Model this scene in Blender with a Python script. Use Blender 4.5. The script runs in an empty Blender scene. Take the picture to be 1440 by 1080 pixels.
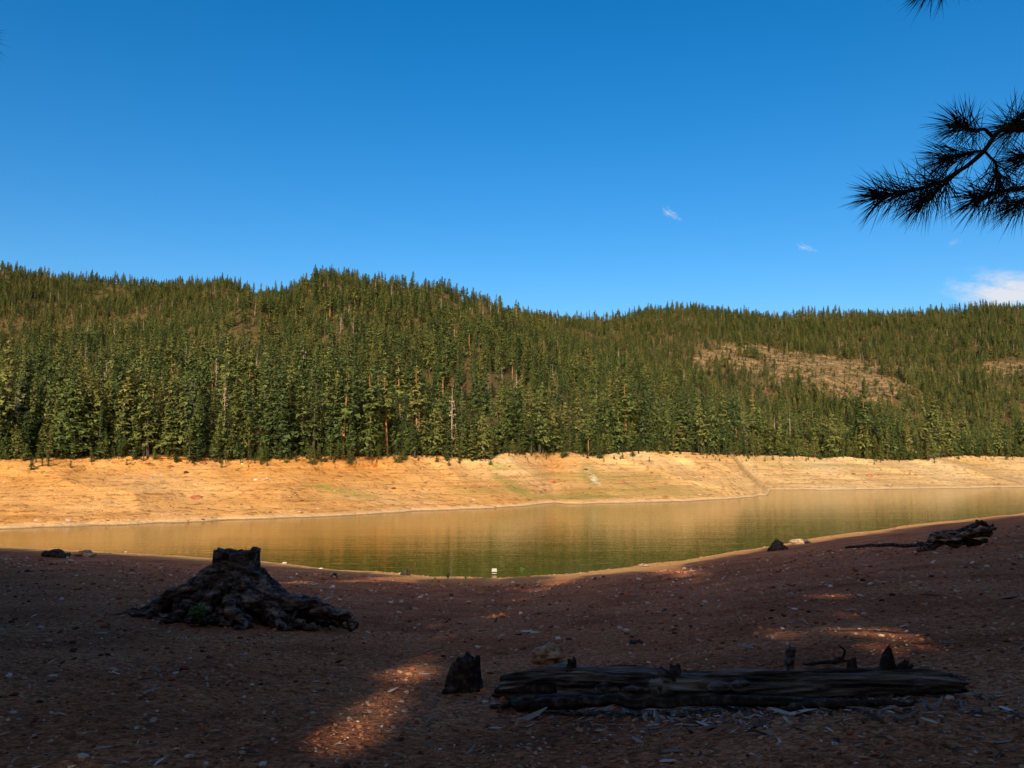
import bpy, bmesh, math, random, time
import numpy as np
from mathutils import Vector, Matrix, noise as mnoise
T0 = time.time()
rng = np.random.default_rng(7)
random.seed(7)
F = 1130.0
P = math.atan(105/1130.0)
cP, sP = math.cos(P), math.sin(P)
EYE = 11.0
SUN_EL = math.radians(25)
SD = np.array([0.13, 1.0]); SD /= np.linalg.norm(SD)
TANE = math.tan(SUN_EL)
scene = bpy.context.scene

# ------------------------------------------------------------ helpers
def ray(px, py):
    a = (np.asarray(px, float)-720)/F; b = (540-np.asarray(py, float))/F
    y = cP-b*sP; z = sP+b*cP
    return a/y, z/y
def proj(x, y, z):
    dz = z-EYE; d = y*cP+dz*sP; up = -y*sP+dz*cP
    return 720+F*x/d, 540-F*up/d
def _hash(ix, iy, seed):
    n = (ix.astype(np.int64)*374761393 + iy.astype(np.int64)*668265263 + seed*1442695041) & 0xffffffff
    n = ((n ^ (n >> 13))*1274126177) & 0xffffffff
    n = (n ^ (n >> 16)) & 0xffffffff
    return n/4294967295.0*2-1
def vn(x, y, seed=0):
    x = np.asarray(x, float); y = np.asarray(y, float)
    ix = np.floor(x); iy = np.floor(y); fx = x-ix; fy = y-iy
    fx = fx*fx*(3-2*fx); fy = fy*fy*(3-2*fy)
    a = _hash(ix, iy, seed); b = _hash(ix+1, iy, seed); c = _hash(ix, iy+1, seed); d = _hash(ix+1, iy+1, seed)
    return (a*(1-fx)+b*fx)*(1-fy)+(c*(1-fx)+d*fx)*fy
def fbm(x, y, seed=0, o=4):
    s = 0; a = 1; t = 0
    for i in range(o):
        s = s+a*vn(x*2**i+i*17.3, y*2**i-i*9.1, seed+i); t += a; a *= .5
    return s/t
def sstep(a, b, x):
    t = np.clip((x-a)/(b-a), 0, 1); return t*t*(3-2*t)

shore = np.array([(-400,752),(-200,760),(0,768),(150,774),(300,784),(400,792),(500,802),(600,810),(700,811),(800,807),(870,800),(960,789),(1060,771),(1150,757),(1250,743),(1350,731),(1440,721),(1700,705)], float)
_u, _t = ray(shore[:,0], shore[:,1]); SH_U = _u; SH_Y = -EYE/_t
def zfast(x, y):
    u = np.clip(x/np.maximum(y, 4), -1.1, 1.1)
    k = (EYE-1.6)/np.interp(u, SH_U, SH_Y)
    rise = .05*np.maximum(-y, 0)+.42*np.clip(-6-y, 0, 60)
    return np.maximum(np.where(y > 0, EYE-1.6-k*y, EYE-1.6+rise), -6)
def zg(x, y):
    x = np.asarray(x, float); y = np.asarray(y, float)
    z = zfast(x, y)
    r = np.hypot(x, y)
    z = z+.06*fbm(x/2.2, y/2.2, 3, 3)*np.clip(r/6, 0, 1)+.25*fbm(x/11, y/11, 5, 3)*np.clip((r-12)/30, 0, 1)
    z = z+.014*fbm(x/.35, y/.35, 8, 3)
    return np.maximum(z, -6)
def hit(px, py):
    u, t = ray(px, py)
    ys = 2.5*1.004**np.arange(1270)
    below = zg(u*ys, ys) >= EYE+t*ys
    y = ys[np.argmax(below)]
    return Vector((float(u*y), float(y), float(zg(u*y, y))))

def new_mesh(name, verts, faces, mats=(), midx=None, smooth=False):
    me = bpy.data.meshes.new(name)
    verts = np.asarray(verts, np.float32).reshape(-1, 3)
    if isinstance(faces, np.ndarray):
        n = faces.shape[1]; nf = len(faces)
        me.vertices.add(len(verts)); me.vertices.foreach_set('co', verts.ravel())
        me.loops.add(nf*n); me.loops.foreach_set('vertex_index', faces.astype(np.int32).ravel())
        me.polygons.add(nf); me.polygons.foreach_set('loop_start', np.arange(nf, dtype=np.int32)*n)
        me.update(calc_edges=True)
    else:
        me.from_pydata([tuple(map(float, v)) for v in verts], [], faces)
    for m in mats: me.materials.append(m)
    if midx is not None: me.polygons.foreach_set('material_index', np.asarray(midx, np.int32))
    me.polygons.foreach_set('use_smooth', np.full(len(me.polygons), smooth))
    me.update()
    return me
def add_obj(name, me, parent=None, loc=None):
    ob = bpy.data.objects.new(name, me); scene.collection.objects.link(ob)
    if loc is not None: ob.location = loc
    if parent: ob.parent = parent
    return ob

# ------------------------------------------------------------ materials
class NT:
    def __init__(s, tree): s.t = tree; s.n = tree.nodes; s.l = tree.links
    def node(s, ty, **kw):
        nd = s.n.new(ty)
        for k, v in kw.items(): setattr(nd, k, v)
        return nd
    def link(s, a, b): s.l.new(a, b)
    def noise(s, vec, scale, detail=4, rough=.55, sc=None):
        if sc is not None:
            m = s.node('ShaderNodeMapping'); m.inputs['Scale'].default_value = sc; s.link(vec, m.inputs['Vector']); vec = m.outputs[0]
        n = s.node('ShaderNodeTexNoise'); n.inputs['Scale'].default_value = scale; n.inputs['Detail'].default_value = detail; n.inputs['Roughness'].default_value = rough
        s.link(vec, n.inputs['Vector']); return n.outputs['Fac']
    def ramp(s, fac, stops):
        r = s.node('ShaderNodeValToRGB'); e = r.color_ramp.elements
        while len(e) > 1: e.remove(e[0])
        e[0].position = stops[0][0]; e[0].color = (*stops[0][1], 1)
        for p, c in stops[1:]:
            q = e.new(p); q.color = (*c, 1)
        s.link(fac, r.inputs[0]); return r.outputs[0]
    def mr(s, v, a, b, c=0, d=1):
        r = s.node('ShaderNodeMapRange'); r.inputs[1].default_value = a; r.inputs[2].default_value = b; r.inputs[3].default_value = c; r.inputs[4].default_value = d
        s.link(v, r.inputs[0]); return r.outputs[0]
def mixc(nt, fac, a, b, bt='MIX'):
    m = nt.node('ShaderNodeMix', data_type='RGBA', blend_type=bt)
    for i, v in ((0, fac), (6, a), (7, b)):
        sock = m.inputs[i]
        if isinstance(v, (int, float)): sock.default_value = v
        elif isinstance(v, tuple): sock.default_value = (*v, 1)
        else: nt.link(v, sock)
    return m.outputs[2]
def math_(nt, op, a, b=0.0):
    m = nt.node('ShaderNodeMath', operation=op)
    for i, v in ((0, a), (1, b)):
        if isinstance(v, (int, float)): m.inputs[i].default_value = v
        else: nt.link(v, m.inputs[i])
    return m.outputs[0]
def new_mat(name, rough=.9, spec=.2):
    m = bpy.data.materials.new(name); m.use_nodes = True
    nt = NT(m.node_tree); b = m.node_tree.nodes['Principled BSDF']
    b.inputs['Roughness'].default_value = rough
    b.inputs['Specular IOR Level'].default_value = spec
    return m, nt, b
def coord(nt, which='Object'):
    return nt.node('ShaderNodeTexCoord').outputs[which]
def bump(nt, b, h, strength, dist):
    bp = nt.node('ShaderNodeBump'); bp.inputs['Strength'].default_value = strength; bp.inputs['Distance'].default_value = dist
    nt.link(h, bp.inputs['Height']); nt.link(bp.outputs[0], b.inputs['Normal'])
def attr(nt, n):
    a = nt.node('ShaderNodeAttribute'); a.attribute_name = n; return a.outputs['Fac']

# ground (near)
M_ground, nt, b = new_mat('reddish_gravel_soil', .95, .05)
c = coord(nt)
n1 = nt.noise(c, .35, 5, .65); n2 = nt.noise(c, 9, 5, .75)
vo = nt.node('ShaderNodeTexVoronoi'); vo.inputs['Scale'].default_value = 26; nt.link(c, vo.inputs['Vector'])
base = nt.ramp(n1, [(.32, (.34, .115, .055)), (.48, (.56, .190, .086)), (.66, (.68, .27, .13))])
var = nt.ramp(n2, [(.34, (.30, .30, .30)), (.5, (.95, .95, .95)), (.66, (1.3, 1.35, 1.35))])
col = mixc(nt, 1.0, base, var, 'MULTIPLY')
vg = nt.ramp(vo.outputs['Color'], [(.15, (.5, .5, .5)), (.6, (1.0, 1.0, 1.0)), (.9, (1.25, 1.4, 1.5))])
col = mixc(nt, .8, col, vg, 'MULTIPLY')
geo = nt.node('ShaderNodeNewGeometry'); sep = nt.node('ShaderNodeSeparateXYZ'); nt.link(geo.outputs['Position'], sep.inputs[0])
sh = nt.mr(sep.outputs['Z'], 3.0, .9)
col = mixc(nt, sh, col, mixc(nt, n2, (.66, .31, .09), (.82, .46, .18)))
wet = nt.mr(sep.outputs['Z'], .16, .0)
col = mixc(nt, wet, col, (.25, .13, .045))
nt.link(col, b.inputs['Base Color'])
hh = math_(nt, 'ADD', math_(nt, 'MULTIPLY', n2, .9), math_(nt, 'MULTIPLY', vo.outputs['Distance'], .6))
bump(nt, b, hh, 1.0, .06)

# far bank / hill
M_hill, nt, b = new_mat('bank_and_hill_soil', .95, .05)
c = coord(nt)
sep = nt.node('ShaderNodeSeparateXYZ'); nt.link(c, sep.inputs[0])
big = nt.noise(c, .022, 4, .6)
xr = nt.mr(math_(nt, 'ADD', sep.outputs['X'], math_(nt, 'MULTIPLY', big, 80)), -20, 140)
orange = nt.ramp(big, [(.3, (.54, .25, .065)), (.5, (.66, .34, .105)), (.7, (.72, .43, .18))])
tan = nt.ramp(big, [(.3, (.49, .31, .13)), (.5, (.58, .39, .18)), (.7, (.65, .48, .26))])
soil = mixc(nt, xr, orange, tan)
st1 = nt.noise(c, 1.0, 4, .7, (.035, .035, 1.6))
soil = mixc(nt, .8, soil, nt.ramp(st1, [(.32, (.66, .58, .48)), (.5, (1, 1, 1)), (.7, (1.1, 1.12, 1.13))]), 'MULTIPLY')
fine = nt.noise(c, .55, 5, .75)
soil = mixc(nt, .9, soil, nt.ramp(fine, [(.37, (.45, .37, .29)), (.47, (1, 1, 1)), (.7, (1.1, 1.1, 1.1))]), 'MULTIPLY')
gfac = math_(nt, 'MULTIPLY', attr(nt, 'green'), nt.mr(fine, .40, .56, 0, .85))
soil = mixc(nt, gfac, soil, (.19, .235, .05))
soil = mixc(nt, math_(nt, 'MULTIPLY', attr(nt, 'pale'), nt.mr(fine, .4, .6)), soil, (.85, .75, .55))
soil = mixc(nt, math_(nt, 'MULTIPLY', nt.mr(sep.outputs['Z'], .7, .25), .6), soil, (.80, .58, .34))
soil = mixc(nt, nt.mr(sep.outputs['Z'], .2, .02), soil, (.3, .17, .06))
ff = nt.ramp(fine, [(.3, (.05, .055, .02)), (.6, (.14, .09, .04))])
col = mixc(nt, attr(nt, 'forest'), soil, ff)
cn = nt.noise(c, .07, 6, .95)
cl = nt.ramp(cn, [(.42, (.05, .055, .02)), (.49, (.14, .105, .045)), (.54, (.26, .165, .085)), (.63, (.40, .27, .16))])
col = mixc(nt, attr(nt, 'clear'), col, cl)
nt.link(col, b.inputs['Base Color'])
hh = math_(nt, 'ADD', math_(nt, 'MULTIPLY', st1, .5), math_(nt, 'MULTIPLY', fine, .8))
bump(nt, b, hh, .9, .8)

# water
M_water, nt, b = new_mat('murky_water', .04, .5)
b.inputs['IOR'].default_value = 1.33
c = coord(nt)
w2 = nt.noise(c, 1.0, 3, .6, (.03, .16, 1)); w1 = nt.noise(c, 1.0, 3, .6, (.45, 1.6, 1))
nt.link(nt.ramp(w2, [(.35, (.070, .080, .010)), (.6, (.11, .105, .017))]), b.inputs['Base Color'])
bump(nt, b, math_(nt, 'ADD', math_(nt, 'MULTIPLY', w1, .8), math_(nt, 'MULTIPLY', w2, 1.2)), .28, .09)

def foliage_mat(name, stops, scale=.6, world_var=False):
    m, nt, b = new_mat(name, .7, .2)
    oi = nt.node('ShaderNodeObjectInfo')
    if world_var:
        g = nt.node('ShaderNodeNewGeometry')
        f = math_(nt, 'ADD', math_(nt, 'MULTIPLY', oi.outputs['Random'], .6), math_(nt, 'MULTIPLY', nt.noise(g.outputs['Position'], .009, 2), .4))
    else:
        f = math_(nt, 'ADD', math_(nt, 'MULTIPLY', oi.outputs['Random'], .65), math_(nt, 'MULTIPLY', nt.noise(coord(nt), scale, 2), .35))
    nt.link(nt.ramp(f, stops), b.inputs['Base Color'])
    return m
M_fol = foliage_mat('conifer_foliage', [(.2, (.050, .082, .026)), (.4, (.088, .124, .034)), (.6, (.132, .160, .042)), (.8, (.19, .185, .055))], .6, True)
M_shade = foliage_mat('dark_conifer_foliage', [(.2, (.06, .07, .02)), (.8, (.11, .11, .03))])
M_needle = foliage_mat('pine_needles', [(.2, (.03, .05, .02)), (.8, (.06, .09, .03))], 8)
def simple(name, stops, scale, rough=.9, bs=.6, bd=.02, stretch=None, detail=5):
    m, nt, b = new_mat(name, rough, .2); c = coord(nt)
    n = nt.noise(c, scale, detail, .65, stretch); nt.link(nt.ramp(n, stops), b.inputs['Base Color'])
    bump(nt, b, n, bs, bd); return m
M_bark = simple('bark', [(.3, (.18, .085, .03)), (.7, (.42, .2, .09))], 2)
M_barkd = simple('dark_bark', [(.3, (.03, .025, .02)), (.7, (.10, .075, .055))], 12)
M_snag = simple('dead_wood_bark', [(.3, (.22, .17, .12)), (.7, (.4, .33, .26))], 1)
M_wood = simple('weathered_wood', [(.37, (.014, .010, .008)), (.47, (.075, .060, .052)), (.56, (.20, .17, .15)), (.70, (.44, .40, .36))], 6, .85, 1, .06, (.5, 1, 1.6))
M_log = simple('weathered_log_wood', [(.39, (.012, .010, .009)), (.47, (.075, .068, .066)), (.55, (.19, .18, .175)), (.70, (.42, .42, .41))], 11, .8, 1, .04, (.07, 1, 1))
M_char = simple('charred_wood', [(.35, (.012, .009, .008)), (.52, (.045, .036, .032)), (.68, (.14, .12, .105))], 10, .8, 1, .03)
M_rock = simple('tan_rock', [(.35, (.14, .085, .05)), (.5, (.40, .27, .17)), (.65, (.62, .46, .32))], 3.5)
M_peb, nt, b = new_mat('gravel_stone', .9, .1)
oi = nt.node('ShaderNodeObjectInfo')
nt.link(nt.ramp(oi.outputs['Random'], [(0, (.10, .04, .025)), (.4, (.40, .15, .07)), (.75, (.58, .27, .15)), (.92, (.55, .42, .34)), (1, (.75, .68, .60))]), b.inputs['Base Color'])
M_chip, nt, b = new_mat('wood_chip', .9, .2)
oi = nt.node('ShaderNodeObjectInfo')
nt.link(nt.ramp(oi.outputs['Random'], [(0, (.03, .02, .018)), (.4, (.15, .12, .105)), (.8, (.38, .35, .33)), (1, (.70, .68, .64))]), b.inputs['Base Color'])
M_weed = foliage_mat('weed_leaf', [(.2, (.08, .16, .02)), (.8, (.16, .26, .05))], 5)
M_white = simple('painted_plastic', [(.3, (.42, .38, .32)), (.7, (.52, .47, .4))], 4, .5, 0, 0)

# ------------------------------------------------------------ near ground
N = 600
tt = np.linspace(-1, 1, N)
gx = 1.5*np.sinh(tt*7.9); gy = 9+1.5*np.sinh(tt*7.9)
X, Y = np.meshgrid(gx, gy)
V = np.stack([X, Y, zg(X, Y)], -1).reshape(-1, 3)
ii = np.arange(N*N).reshape(N, N)
Fq = np.stack([ii[:-1, :-1], ii[:-1, 1:], ii[1:, 1:], ii[1:, :-1]], -1).reshape(-1, 4)
add_obj('ground', new_mesh('ground', V, Fq, [M_ground], smooth=True))
wv = [(-3000, 10, 0), (3000, 10, 0), (3000, 3000, 0), (-3000, 3000, 0)]
add_obj('lake_water', new_mesh('lake_water', wv, [(0, 1, 2, 3)], [M_water]))

# ------------------------------------------------------------ far bank + hills
wl = np.array([(-500,752),(-200,748),(0,744),(100,741),(250,736),(350,731),(480,726),(600,719),(690,715),(750,711),(780,707),(800,709),(850,708),(950,706),(1040,701),(1060,699),(1068,697),(1150,697.5),(1250,696),(1350,694),(1440,692),(1800,690)], float)
_u, _t = ray(wl[:,0], wl[:,1]); WL_U, WL_Y = _u, -EYE/_t
def U(px): return ray(px, 600)[0]
def tab(pairs): a = np.array(pairs, float); return U(a[:, 0]), a[:, 1]
W_U, W_V = tab([(-500,44),(0,40),(300,44),(480,42),(600,46),(690,42),(790,52),(860,50),(940,52),(1010,46),(1062,46),(1200,56),(1290,56),(1800,60)])
TP_U, TP_V = tab([(-500,0),(100,-.3),(300,.2),(330,-.5),(420,.1),(640,.1),(690,-.7),(715,.9),(790,1.3),(830,.5),(900,1.7),(1000,1.2),(1060,.8),(1150,.3),(1300,-.4),(1330,.6),(1500,.6)])
def Yw_(u): return np.interp(u, WL_U, WL_Y)
def jump_(u, h):
    p = 720+u*F*.995; hc = 1-np.clip(h, 0, 1)
    return 75*sstep(0, 6, p-(1305+hc*135))+45*sstep(0, 3.5, p-(1025+hc*42+hc*hc*8))
def Yt_(u): return Yw_(u)+np.interp(u, W_U, W_V)+jump_(u, 1.0)
def top_(u, Yt): return np.interp(u, TP_U, TP_V)*Yt/200+.8*fbm(u*Yt/13, u*0, 45, 3)
A_px = np.array([(-500,540),(0,492),(150,462),(250,432),(340,410),(400,398),(440,386),(490,381),(560,394),(640,411),(700,428),(760,448),(850,482),(950,518),(1050,556),(1150,596),(1250,625),(1330,640),(2000,640)], float)
B_px = np.array([(-500,362),(0,371),(60,379),(160,386),(230,394),(320,392),(370,406),(500,425),(760,434),(800,440),(850,440),(920,433),(980,430),(1080,437),(1180,434),(1260,433),(1330,434),(1380,428),(1440,424),(2000,412)], float)
uA, tA = ray(A_px[:,0], A_px[:,1]); uB, tB = ray(B_px[:,0], B_px[:,1])
YA_U, YA_V = tab([(-500,650),(0,760),(250,880),(490,960),(700,830),(850,700),(1050,560),(1250,500),(1350,520),(2000,520)])
YB_U, YB_V = tab([(-500,1250),(0,1300),(500,1400),(1000,1450),(2000,1500)])
TH = 12.5
def hill_z(u, y):
    Yt = Yt_(u); YA = np.maximum(np.interp(u, YA_U, YA_V), Yt+40); YB = np.interp(u, YB_U, YB_V)
    zA = np.maximum(EYE+np.interp(u, uA, tA)*YA-TH, 12.5); zB = EYE+np.interp(u, uB, tB)*YB-TH
    Yd = YA+(YB-YA)*.22; zd = np.maximum(zA-26*np.clip((zA-20)/60, 0, 1), 12.5)
    f1 = np.clip((y-Yt)/(YA-Yt), 0, 1); f2 = np.clip((y-YA)/(Yd-YA), 0, 1); f3 = np.clip((y-Yd)/(YB-Yd), 0, 1)
    z = 11.2+(zA-11.2)*f1**1.08
    z = z+(zd-zA)*(f2*f2*(3-2*f2))+(zB-zd)*f3**.95
    z = z-np.clip(y-YB, 0, 500)*.35
    x = u*y
    amp = np.clip((y-Yt)/300, 0, 1)
    near_crest = np.minimum(np.abs(f1-1)*5, 1)*np.where(f3 > 0, np.minimum((1-f3)*4, 1), 1)
    z = z+fbm(x/170, y/230, 21, 3)*17*amp*(.4+.6*near_crest)+(np.abs(fbm(x/60, y/160, 31, 3))-.25)*34*np.clip((y-Yt)/120, 0, 1)*(.3+.7*near_crest)
    return z+top_(u, Yt)*np.clip(1-(y-Yt)/60, 0, 1)
nu = 900
uu = np.linspace(-1.15, 1.15, nu)
hs = np.concatenate([np.linspace(-.3, 0, 8)[:-1], np.linspace(0, 1, 60)])
rows = []; at_f = []; at_h = []
Yt = Yt_(uu); TPA = top_(uu, Yt)
for h in hs:
    Yw = Yw_(uu)+2.2*fbm(uu*Yw_(uu)/20, uu*0+3, 47, 3)*(Yw_(uu)/150); W = np.interp(uu, W_U, W_V)
    y = Yw+W*h+jump_(uu, h)
    x = uu*y
    er = fbm(x/16, np.full_like(x, h*1.5), 41, 4)
    gul = -np.abs(fbm(x/26+h*.8, np.full_like(x, h*.7), 43, 3))
    y = y+(er*5.5-gul*12)*np.clip(h*3, 0, 1)*np.clip((1.0-h)*4+.15, 0, 1)
    z = 11.1*(h if h < 0 else (h**1.12))+.05*math.sin(h*70+4*math.sin(h*9))*(1 if 0 < h < 1 else 0)+.4*fbm(x/5, y/5, 44, 3)*(h > 0)*(1-h*.5)+TPA*max(h, 0)**2
    rows.append(np.stack([uu*y, y, z], -1)); at_f.append(np.full(nu, 0.0)); at_h.append(np.full(nu, h))
nh = 190
for i in range(1, nh+1):
    f = (i/nh)**1.6
    Yend = np.interp(uu, YB_U, YB_V)+450
    y = Yt+.3+(Yend-Yt)*f
    rows.append(np.stack([uu*y, y, hill_z(uu, y)], -1)); at_f.append(np.full(nu, min(1, max(0, (i-2)/4)))); at_h.append(np.full(nu, 2.0))
R = np.array(rows); nr = R.shape[0]
ii = np.arange(nr*nu).reshape(nr, nu)
Fq = np.stack([ii[:-1, :-1], ii[:-1, 1:], ii[1:, 1:], ii[1:, :-1]], -1).reshape(-1, 4)
me = new_mesh('hill', R.reshape(-1, 3), Fq, [M_hill], smooth=True)
def clearing(x, y, z):
    px, py = proj(x, y, z)
    n = fbm(x/40, y/60, 77, 5)
    e1 = ((px-1150)/125)**2+((py-(530+(px-1150)*.17))/36)**2
    e2 = ((px-1430)/45)**2+((py-518)/9)**2
    e4 = ((px-1010)/25)**2+((py-497)/6)**2
    m = np.minimum(np.minimum(e1, e2*1.3), e4*1.2)+n*2.1
    return sstep(1.3, .75, m)*(y > 420)
RV = R.reshape(-1, 3)
pxv, pyv = proj(RV[:, 0], RV[:, 1], RV[:, 2])
H = np.concatenate(at_h)
def ell(cx, cy, rx, ry, sl=0): return np.clip(1.3-(((pxv-cx)/rx)**2+((pyv-(cy+(pxv-cx)*sl))/ry)**2), 0, 1)
green = .9*ell(722, 684, 34, 8, .55)+.8*ell(480, 690, 55, 7, .18)+ell(830, 667, 14, 15, .6)+.8*ell(800, 698, 75, 5)+.8*ell(700, 655, 25, 7)+.55*ell(900, 690, 110, 10)+.5*ell(680, 690, 60, 6)+.45*ell(1160, 655, 100, 3)+.5*ell(850, 670, 120, 9)
green = np.clip(green, 0, 1)*(H < 1.5)
pale = np.clip(.8*ell(836, 674, 9, 6, .8)+.5*ell(826, 660, 7, 4), 0, 1)*(H < 1.5)
for nme, arr in (('green', green), ('pale', pale), ('forest', np.concatenate(at_f)), ('clear', clearing(RV[:, 0], RV[:, 1], RV[:, 2])*(H > 1.5))):
    a = me.attributes.new(nme, 'FLOAT', 'POINT'); a.data.foreach_set('value', arr.astype(np.float32))
add_obj('hill', me)

# ------------------------------------------------------------ conifers
def conifer(rg, h, Rr, c0, nb, k, ts, dense=1.0, droop=.25, keep=None, trunk=.016, pw=.8):
    t = np.sort(rg.random(nb)**.9)
    th = rg.random(nb)*2*np.pi
    prof = (1-t)**pw*np.minimum(1, (t+.08)/.2)
    L = Rr*prof*(.5+.7*rg.random(nb))+.15
    zb = c0+(h-c0)*t
    vs = []
    lob = 1+.32*np.sin(th*2+rg.random()*6+t*5)
    L = L*lob
    for j in range(k):
        f = (j+.25+.7*rg.random(nb))/k
        d = np.stack([np.cos(th), np.sin(th), np.zeros(nb)], -1)
        s = np.stack([-np.sin(th), np.cos(th), np.zeros(nb)], -1)
        p = d*(L*f)[:, None]; p[:, 2] = zb-droop*L*f**1.5+.1*rg.normal(size=nb)+.12*L*f
        p += s*(rg.normal(size=nb)*.2*L)[:, None]
        w = ts*(.6+.7*rg.random(nb))*(.6+.5*(1-t))
        for m in range(2):
            a = rg.normal(size=(nb, 3))*.35
            if m == 0:
                tip = p+d*(w*1.2)[:, None]+a*w[:, None]; tip[:, 2] -= w*.25
            else:
                tip = p+d*(w*.5)[:, None]+a*w[:, None]; tip[:, 2] -= w*.8
            p0 = p-s*(w*.6)[:, None]+rg.normal(size=(nb, 3))*.2*w[:, None]
            p1 = p+s*(w*.6)[:, None]+rg.normal(size=(nb, 3))*.2*w[:, None]
            vs.append(np.stack([p0, p1, tip], 1))
    nl = 8
    zz = h-rg.random(nl)*h*.05; an = rg.random(nl)*6.28
    p = np.stack([np.cos(an)*.08, np.sin(an)*.08, zz], -1)
    vs.append(np.stack([p, p+np.array([.0, .0, ts*.5]), p+np.stack([np.cos(an), np.sin(an), an*0-.4], -1)*ts*.6], 1))
    T = np.concatenate(vs)
    T = T[rg.random(len(T)) < dense]
    if keep is not None: T = T[keep(T.mean(1))]
    fv = T.reshape(-1, 3); ff = np.arange(len(fv)).reshape(-1, 3)
    ns = 6; r0 = h*trunk+.03; rings = []
    zs = [-.8, 0, h*.3, h*.65, h*.97]
    for z, r in zip(zs, [r0*1.3, r0*1.15, r0*.85, r0*.5, .02]):
        a = np.arange(ns)/ns*2*np.pi; rings.append(np.stack([np.cos(a)*r, np.sin(a)*r, np.full(ns, z)], -1))
    tv = np.concatenate(rings); tf = []
    for i in range(len(zs)-1):
        for j in range(ns):
            a, b2 = i*ns+j, i*ns+(j+1) % ns; tf += [(a, b2, b2+ns), (a, b2+ns, a+ns)]
    tf = np.array(tf)+len(fv)
    return np.concatenate([fv, tv]), np.concatenate([ff, tf]), np.concatenate([np.zeros(len(ff)), np.ones(len(tf))])

col_t = bpy.data.collections.new('conifer_variants')
specs = [(15,2.7,1.0,130,4,.52,1,.85),(16.5,2.1,.8,125,4,.47,1,.8),(13,3.3,1.5,125,4,.57,.97,.6),(15,2.5,2.6,115,4,.52,.92,.6),(11.5,3.3,.8,125,4,.57,1,.65),(17,1.9,4.5,95,4,.50,.92,.75)]
for i, (h, r, c0, nb, k, ts, dn, pw) in enumerate(specs):
    v, f, m = conifer(np.random.default_rng(100+i), h, r, c0, nb, k, ts, dn, pw=pw)
    ob = bpy.data.objects.new('conifer_%d' % i, new_mesh('conifer_%d' % i, v, f, [M_fol, M_barkd], m)); col_t.objects.link(ob)
v, f, m = conifer(np.random.default_rng(201), 18, 2.8, 8, 75, 4, .7, .9, pw=.5, trunk=.012)
ob = bpy.data.objects.new('conifer_6', new_mesh('conifer_6', v, f, [M_fol, M_bark], m)); col_t.objects.link(ob)
v, f, m = conifer(np.random.default_rng(202), 14, 1.3, 3, 60, 2, .4, .5, trunk=.011)
ob = bpy.data.objects.new('conifer_7', new_mesh('conifer_7', v, f, [M_snag, M_snag], m)); col_t.objects.link(ob)

def scatter(name, pts, rot, scl, idx, coll):
    me = bpy.data.meshes.new(name)
    n = len(pts)
    me.vertices.add(n); me.vertices.foreach_set('co', np.asarray(pts, np.float32).ravel())
    a = me.attributes.new('rot', 'FLOAT_VECTOR', 'POINT'); a.data.foreach_set('vector', np.asarray(rot, np.float32).ravel())
    a = me.attributes.new('scl', 'FLOAT_VECTOR', 'POINT'); a.data.foreach_set('vector', np.asarray(scl, np.float32).ravel())
    a = me.attributes.new('idx', 'INT', 'POINT'); a.data.foreach_set('value', np.asarray(idx, np.int32))
    me.update()
    ob = add_obj(name, me)
    ng = bpy.data.node_groups.new(name+'_scatter', 'GeometryNodeTree')
    ng.interface.new_socket('Geometry', in_out='INPUT', socket_type='NodeSocketGeometry')
    ng.interface.new_socket('Geometry', in_out='OUTPUT', socket_type='NodeSocketGeometry')
    N_ = ng.nodes; gi = N_.new('NodeGroupInput'); go = N_.new('NodeGroupOutput')
    iop = N_.new('GeometryNodeInstanceOnPoints'); ci = N_.new('GeometryNodeCollectionInfo')
    ci.inputs['Collection'].default_value = coll; ci.inputs['Separate Children'].default_value = True; ci.inputs['Reset Children'].default_value = True
    def na(nm, ty):
        q = N_.new('GeometryNodeInputNamedAttribute'); q.data_type = ty; q.inputs['Name'].default_value = nm; return q.outputs['Attribute']
    e2r = N_.new('FunctionNodeEulerToRotation')
    L_ = ng.links
    L_.new(gi.outputs[0], iop.inputs['Points']); L_.new(ci.outputs[0], iop.inputs['Instance']); iop.inputs['Pick Instance'].default_value = True
    L_.new(na('idx', 'INT'), iop.inputs['Instance Index']); L_.new(na('rot', 'FLOAT_VECTOR'), e2r.inputs[0]); L_.new(e2r.outputs[0], iop.inputs['Rotation'])
    L_.new(na('scl', 'FLOAT_VECTOR'), iop.inputs['Scale']); L_.new(iop.outputs[0], go.inputs[0])
    md = ob.modifiers.new('scatter', 'NODES'); md.node_group = ng
    return ob

cell = 5.0
xs = np.arange(-1250, 1250, cell); ys = np.arange(110, 1600, cell)
PX, PY = np.meshgrid(xs, ys); PX = PX.ravel()+(rng.random(PX.size)-.5)*cell*1.8; PY = PY.ravel()+(rng.random(PY.size)-.5)*cell*1.8
u = PX/PY
k = (np.abs(u) < .74); PX, PY, u = PX[k], PY[k], u[k]
Yt2 = Yt_(u); YB = np.interp(u, YB_U, YB_V)
k = (PY > Yt2+1.0) & (PY < YB+50); PX, PY, u, Yt2 = PX[k], PY[k], u[k], Yt2[k]
Z = hill_z(u, PY)
ug = np.linspace(-.85, .85, 300); yg = np.linspace(110, 1650, 500)
UG, YG = np.meshgrid(ug, yg); TG = np.where(YG > Yt_(UG), (hill_z(UG, YG)-EYE)/YG, -.1); CM = np.maximum.accumulate(TG, 0)
ui = np.clip(((u+.85)/1.7*299).astype(int), 0, 299); yi = np.clip(((PY-110)/1540*499).astype(int), 0, 499)
vis = (Z+16-EYE)/PY > CM[yi, ui]-.002
cm = clearing(PX, PY, Z)
dens = .86+.95*fbm(PX/45, PY/45, 91, 3)
edge = PY-Yt2
dens = np.where(edge < 16, dens*np.clip(.75+1.3*fbm(PX/14, PY/14, 93, 2), .15, 1), dens)
keep = vis & (rng.random(len(PX)) < np.where(cm > .5, .7, dens))
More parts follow.
